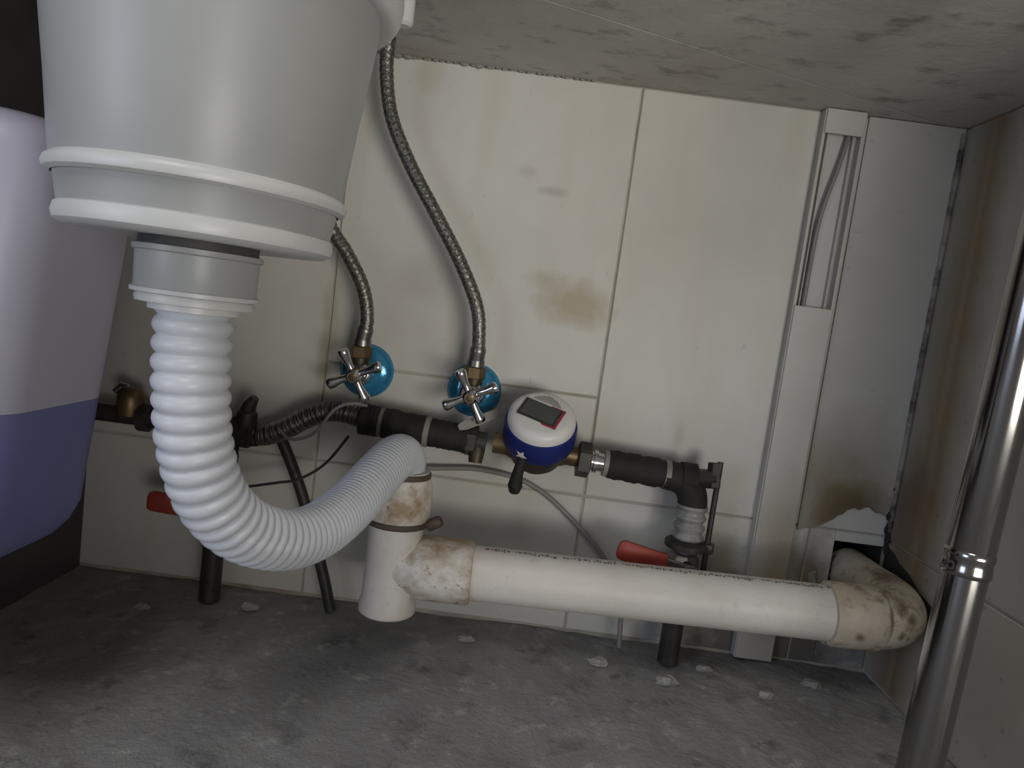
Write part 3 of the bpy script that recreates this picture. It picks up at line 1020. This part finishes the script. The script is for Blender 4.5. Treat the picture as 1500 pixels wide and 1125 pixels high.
def ball_valve(x, y, z, label, hx, hz):
    t = thing('ball_valve', label, 'valve', (x, y, 0.0))
    v = Matrix.Translation((x, y, 0))
    MB().lathe([(0.0125, z + 0.018), (0.0165, z + 0.0175), (0.0165, z + 0.013), (0.0145, z + 0.011), (0.019, z + 0.004), (0.019, z - 0.010), (0.0145, z - 0.016), (0.0165, z - 0.018), (0.0165, z - 0.03), (0.012, z - 0.031)], v, 8).build('valve_body', 'steel', t, smooth=False)
    MB().lathe([(0.0065, 0.0), (0.0065, 0.020), (0.009, 0.021), (0.009, 0.026), (0.006, 0.027)], axis_mat((x, y - 0.012, z), (0, -1, 0)), 20).build('stem', 'steel', t)
    # flat lever with red dipped sleeve
    b = MB()
    p0 = Vector((x, y - 0.035, z))
    p1 = Vector((hx, y - 0.037, hz))
    d_ = (p1 - p0).normalized()
    w_ = Vector((0, 1, 0)).cross(d_).normalized()

    def bar(mbx, f0, f1, wd, th):
        L_ = (p1 - p0).length
        q = []
        for f, k in ((f0, 0.7), (f0 + 0.04, 1), (f1 - 0.08, 1), (f1 - 0.02, 0.85), (f1, 0.55)):
            c = p0 + d_ * L_ * f
            for a, e in ((-1, -0.6), (-0.7, -1), (0.7, -1), (1, -0.6), (1, 0.6), (0.7, 1), (-0.7, 1), (-1, 0.6)):
                q.append(c + w_ * a * wd * k + Vector((0, 1, 0)) * e * th * k)
        ff = [tuple(reversed(range(8)))]
        for r in range(4):
            for i in range(8):
                j = (i + 1) % 8
                ff.append((r * 8 + i, r * 8 + j, r * 8 + 8 + j, r * 8 + 8 + i))
        ff.append(tuple(range(32, 40)))
        mbx.add(q, ff)

    b = MB()
    bar(b, -0.12, 0.5, 0.0075, 0.0014)
    lv = b.build('lever', 'steel', t, smooth=False)
    b = MB()
    bar(b, 0.33, 1.0, 0.0115, 0.0042)
    o = sub(lv, b, 'grip', 'red', t)
    o['label'] = 'red vinyl grip'
    MB().lathe([(0.011, 0.0), (0.0125, 0.0), (0.0125, z - 0.029), (0.011, z - 0.028)], v, 24).build('standpipe', 'black_metal', t)
    return t


ball_valve(0.2265, -0.05, 0.1260, 'ball valve with red lever grip below the meter, half hidden behind the white waste pipe', 0.140, 0.1430)
ball_valve(-0.338, -0.05, 0.122, 'ball valve with red lever grip at the left, partly behind the ribbed hose', -0.404, 0.1255)

# ------------------------------------------------------------------ left manifold and steel flex pipe
mf = thing('supply_manifold', 'dark supply manifold with brass valve on the wall behind the ribbed hose', 'manifold', (-0.338, -0.05, 0.14))
v = Matrix.Translation((-0.338, -0.05, 0))
MB().lathe(sleeve(0.136, 0.205, 0.0185), v, 26).build('riser_sleeve', 'black', mf)
b = MB()
b.tube([(-0.526, -0.05, 0.2125), (-0.318, -0.05, 0.2125)], 0.0105, 20)
b.build('crossbar', 'black_metal', mf)
b = MB()
hexprism(b, axis_mat((-0.326, -0.05, 0.2125), (1, 0, 0)), 0.0205, 0.0, 0.022)
b.build('union_nut', 'black_metal', mf, smooth=False)
b = MB()
b.lathe([(0.009, 0.20), (0.012, 0.205), (0.012, 0.236), (0.008, 0.24)], Matrix.Translation((-0.311, -0.055, 0)), 14)
b.tube([(-0.311, -0.055, 0.238), (-0.308, -0.058, 0.246), (-0.302, -0.060, 0.256)], [0.009, 0.008, 0.005], 12)
b.build('vent_tap', 'black_metal', mf)
b = MB().lathe([(0.010, 0.212), (0.0135, 0.214), (0.0150, 0.224), (0.0150, 0.236), (0.0115, 0.243), (0.006, 0.246)], Matrix.Translation((-0.452, -0.052, 0)), 24)
b.build('brass_valve', 'brass', mf)
b = MB()
b.tube([(-0.470, -0.054, 0.240), (-0.462, -0.054, 0.248), (-0.455, -0.054, 0.2475)], [0.004, 0.0045, 0.003], 10)
b.build('valve_tab', 'chrome', mf)
MB().lathe([(0.013, 0.0), (0.0165, 0.001), (0.0165, 0.012), (0.013, 0.013)], axis_mat((-0.440, -0.05, 0.2125), (1, 0, 0)), 20).build('collar', 'black_metal', mf)

p, L = spline([(-0.306, -0.05, 0.2085), (-0.285, -0.051, 0.2125), (-0.262, -0.052, 0.2245), (-0.240, -0.052, 0.2395), (-0.218, -0.051, 0.2495), (-0.195, -0.05, 0.2505), (-0.175, -0.05, 0.2465)], 200)
rr = [0.0118 + 0.0011 * math.sin(i * math.pi * 2 / 4.6) for i in range(200)]
fx = thing('flex_pipe', 'dull corrugated steel flex pipe arching into the black inlet pipe', 'pipe', tuple(p[0]))
MB().tube(p, rr, 20).build('corrugated_tube', 'steel', fx, angle=80)
MB().tube(p[:14], [0.0140] * 14, 6).build('end_nut', 'black_metal', fx, smooth=False)

# ------------------------------------------------------------------ cables and thin tube
p, _ = spline([(-0.276, -0.034, 0.208), (-0.262, -0.032, 0.180), (-0.243, -0.032, 0.140), (-0.222, -0.034, 0.088), (-0.203, -0.036, 0.036), (-0.192, -0.036, 0.0)], 60)
tag(MB().tube(p, 0.0068, 14).build('rubber_tube', 'cable_dark', None, tuple(p[-1])), 'thin black rubber tube slanting down the wall to the floor', 'tube')
p, _ = spline([(-0.098, -0.012, 0.1885), (-0.06, -0.009, 0.193), (-0.034, -0.008, 0.195), (0.0, -0.008, 0.193), (0.027, -0.008, 0.187), (0.055, -0.008, 0.174), (0.083, -0.008, 0.154), (0.112, -0.010, 0.130), (0.145, -0.014, 0.096), (0.165, -0.02, 0.05), (0.17, -0.03, 0.0)], 90)
tag(MB().tube(p, 0.0032, 10).build('signal_cable', 'cable', None, tuple(p[-1])), 'thin grey cable looping along the wall below the water meter', 'cable')
p, _ = spline([(-0.315, -0.075, 0.148), (-0.292, -0.07, 0.153), (-0.262, -0.068, 0.161), (-0.243, -0.066, 0.166), (-0.222, -0.064, 0.179), (-0.206, -0.06, 0.196), (-0.188, -0.058, 0.225)], 60)
tag(MB().tube(p, 0.0017, 8).build('sensor_wire', 'cable_dark', None, tuple(p[0])), 'very thin dark wire crossing in front of the black rubber tube', 'wire')
p, _ = spline([(-0.268, -0.064, 0.2225), (-0.25, -0.072, 0.215), (-0.225, -0.07, 0.226), (-0.205, -0.072, 0.2560), (-0.186, -0.07, 0.266), (-0.170, -0.06, 0.264)], 50)
tag(MB().tube(p, 0.0019, 8).build('cable_tie_tail', 'cable', None, tuple(p[0])), 'thin grey cable tie tail looped over the corrugated steel pipe', 'cable')

# ------------------------------------------------------------------ cable trunking
ct = thing('cable_trunking', 'white plastic cable trunking up the wall with a piece of cover missing', 'trunking', (0.341, -0.001, 0.03))
X0, X1, TD = 0.3180, 0.3665, -0.015
MB().box((X0, -0.0026, 0.001), (X1, -0.0007, H - 0.001)).build('base', 'trunk_in', ct, smooth=False)
for xa, xb in ((X0, X0 + 0.0030), (X1 - 0.0030, X1)):
    MB().box((xa, TD + 0.0015, 0.001), (xb, -0.0026, H - 0.001)).build('side_wall', 'trunk', ct, smooth=False)
for xa, xb in ((X0 + 0.0082, X0 + 0.0092), (X1 - 0.0100, X1 - 0.0090)):
    MB().box((xa, TD + 0.0065, 0.001), (xb, -0.0026, H - 0.001)).build('inner_rib', 'trunk', ct, smooth=False)
MB().box((X0 + 0.0012, TD - 0.0010, 0.651), (X1 - 0.0012, TD + 0.0015, H - 0.001), 0.0006).build('cover', 'cover', ct, smooth=False)
MB().box((X0 + 0.0012, TD - 0.0010, 0.001), (X1 - 0.0012, TD + 0.0015, 0.4475), 0.0006).build('cover', 'cover', ct, smooth=False)
p, _ = spline([(0.352, -0.006, 0.672), (0.350, -0.008, 0.645), (0.344, -0.009, 0.61), (0.336, -0.009, 0.57), (0.3325, -0.008, 0.53), (0.332, -0.007, 0.44)], 50)
tag(MB().tube(p, 0.0026, 10).build('wire', 'cable', None, tuple(p[-1])), 'grey wire lying inside the open stretch of the trunking', 'wire')

# ------------------------------------------------------------------ chrome cabinet leg
LX, LY = 0.2960, -0.43
lg = thing('cabinet_leg', 'shiny chrome tube leg standing at the right in front of the side wall', 'leg', (LX, LY, 0.0))
v = axis_mat((LX, LY, 0), (0.031, 0, 1))
MB().lathe([(0.0140, 0.268), (0.0142, 0.2685), (0.0142, H - 0.001)], v, 56).build('upper_tube', 'leg', lg)
MB().lathe([(0.0135, 0.012), (0.0135, 0.268)], v, 56).build('lower_tube', 'leg', lg)
MB().lathe([(0.0142, 0.2655), (0.0148, 0.2665), (0.0150, 0.269), (0.0145, 0.2715), (0.0143, 0.2755), (0.0150, 0.278), (0.0150, 0.2805), (0.0142, 0.2820)], v, 56, caps=False).build('collar', 'leg', lg)
MB().lathe([(0.022, -0.004), (0.024, 0.0), (0.024, 0.008), (0.015, 0.014)], Matrix.Translation((LX, LY, 0)), 40).build('foot', 'gap_black', lg)


# ------------------------------------------------------------------ lilac container on the left side board
def rounded_loft(levels, seg=10):
    """levels: (z, x0, x1, y0, y1, r)"""
    b = MB()
    rows = []
    for z, x0, x1, y0, y1, r in levels:
        row = []
        for cx, cy, a0 in ((x1 - r, y1 - r, 0), (x0 + r, y1 - r, 90), (x0 + r, y0 + r, 180), (x1 - r, y0 + r, 270)):
            for k in range(seg + 1):
                a = math.radians(a0 + 90 * k / seg)
                row.append((cx + r * math.cos(a), cy + r * math.sin(a), z))
        rows.append(row)
    n_ = len(rows[0])
    vs = [p for r in rows for p in r]
    fs = [tuple(reversed(range(n_)))]
    for i in range(len(rows) - 1):
        for k in range(n_):
            j = (k + 1) % n_
            fs.append((i * n_ + k, i * n_ + j, (i + 1) * n_ + j, (i + 1) * n_ + k))
    fs.append(tuple(range((len(rows) - 1) * n_, len(rows) * n_)))
    return b.add(vs, fs)


tb = thing('container', 'lilac plastic container with a blue lower half fixed to the left side board', 'container', (-0.42, -0.36, 0.145))
bx0 = XL + 0.001


def tl(z, grow=0.0):
    x1 = -0.332 + (z - 0.17) * (0.025 / 0.245)
    return x1 + grow


lv = []
for z, ins in ((0.166, 0.042), (0.1675, 0.033), (0.171, 0.021), (0.178, 0.011), (0.188, 0.004), (0.202, 0.0), (0.23, 0.0), (0.286, 0.0)):
    lv.append((z, bx0, tl(z) - ins, -0.455 + ins * 0.7, -0.315 - ins * 0.7, 0.034))
rounded_loft(lv).build('lower_shell', 'tub_blue', tb, angle=50)
lv = []
for z, ins in ((0.2862, 0.0), (0.34, 0.0), (0.40, 0.0), (0.455, 0.001), (0.466, 0.004), (0.474, 0.011), (0.478, 0.022)):
    lv.append((z, bx0, tl(z) - ins, -0.455 + ins * 0.7, -0.315 - ins * 0.7, 0.034))
rounded_loft(lv).build('upper_shell', 'tub', tb, angle=50)
MB().lathe([(0.026, 0.476), (0.028, 0.4785), (0.028, 0.492), (0.026, 0.494)], Matrix.Translation((-0.43, -0.36, 0)), 32).build('cap', 'tub_blue', tb)

# ------------------------------------------------------------------ plaster crumbs on the floor
spots = [(-0.285, -0.055, 0.010, 'left of the black tube'), (-0.40, -0.09, 0.008, 'in front of the left ball valve'), (0.14, -0.075, 0.010, 'under the middle of the waste pipe'),
         (0.215, -0.10, 0.012, 'in front of the right standpipe'), (0.27, -0.055, 0.009, 'at the foot of the trunking'), (0.40, -0.06, 0.011, 'below the stained elbow'),
         (-0.02, -0.06, 0.008, 'behind the white tee'), (0.33, -0.10, 0.009, 'between trunking and chrome leg')]
for x, y, s_, where in spots:
    b = MB()
    k = 7
    vs = []
    for lev, sc in ((0.0, 1.0), (0.35, 1.05), (0.75, 0.6)):
        for i in range(k):
            a = 2 * math.pi * i / k + lev
            r = s_ * sc * random.uniform(0.7, 1.1)
            vs.append((x + r * math.cos(a) * 1.3, y + r * math.sin(a) * 0.8, -0.003 + lev * s_ * random.uniform(0.8, 1.1)))
    fs = [tuple(reversed(range(k)))]
    for r in range(2):
        for i in range(k):
            j = (i + 1) % k
            fs.append((r * k + i, r * k + j, (r + 1) * k + j, (r + 1) * k + i))
    fs.append(tuple(range(2 * k, 3 * k)))
    o = b.add(vs, fs).build('plaster_crumb', 'chip', None, (x, y, -0.003), smooth=False)
    tag(o, 'pale plaster crumb on the floor ' + where, 'rubble', 'plaster crumbs on the floor')

for o in bpy.data.objects:
    if '_o' in o:
        del o['_o']
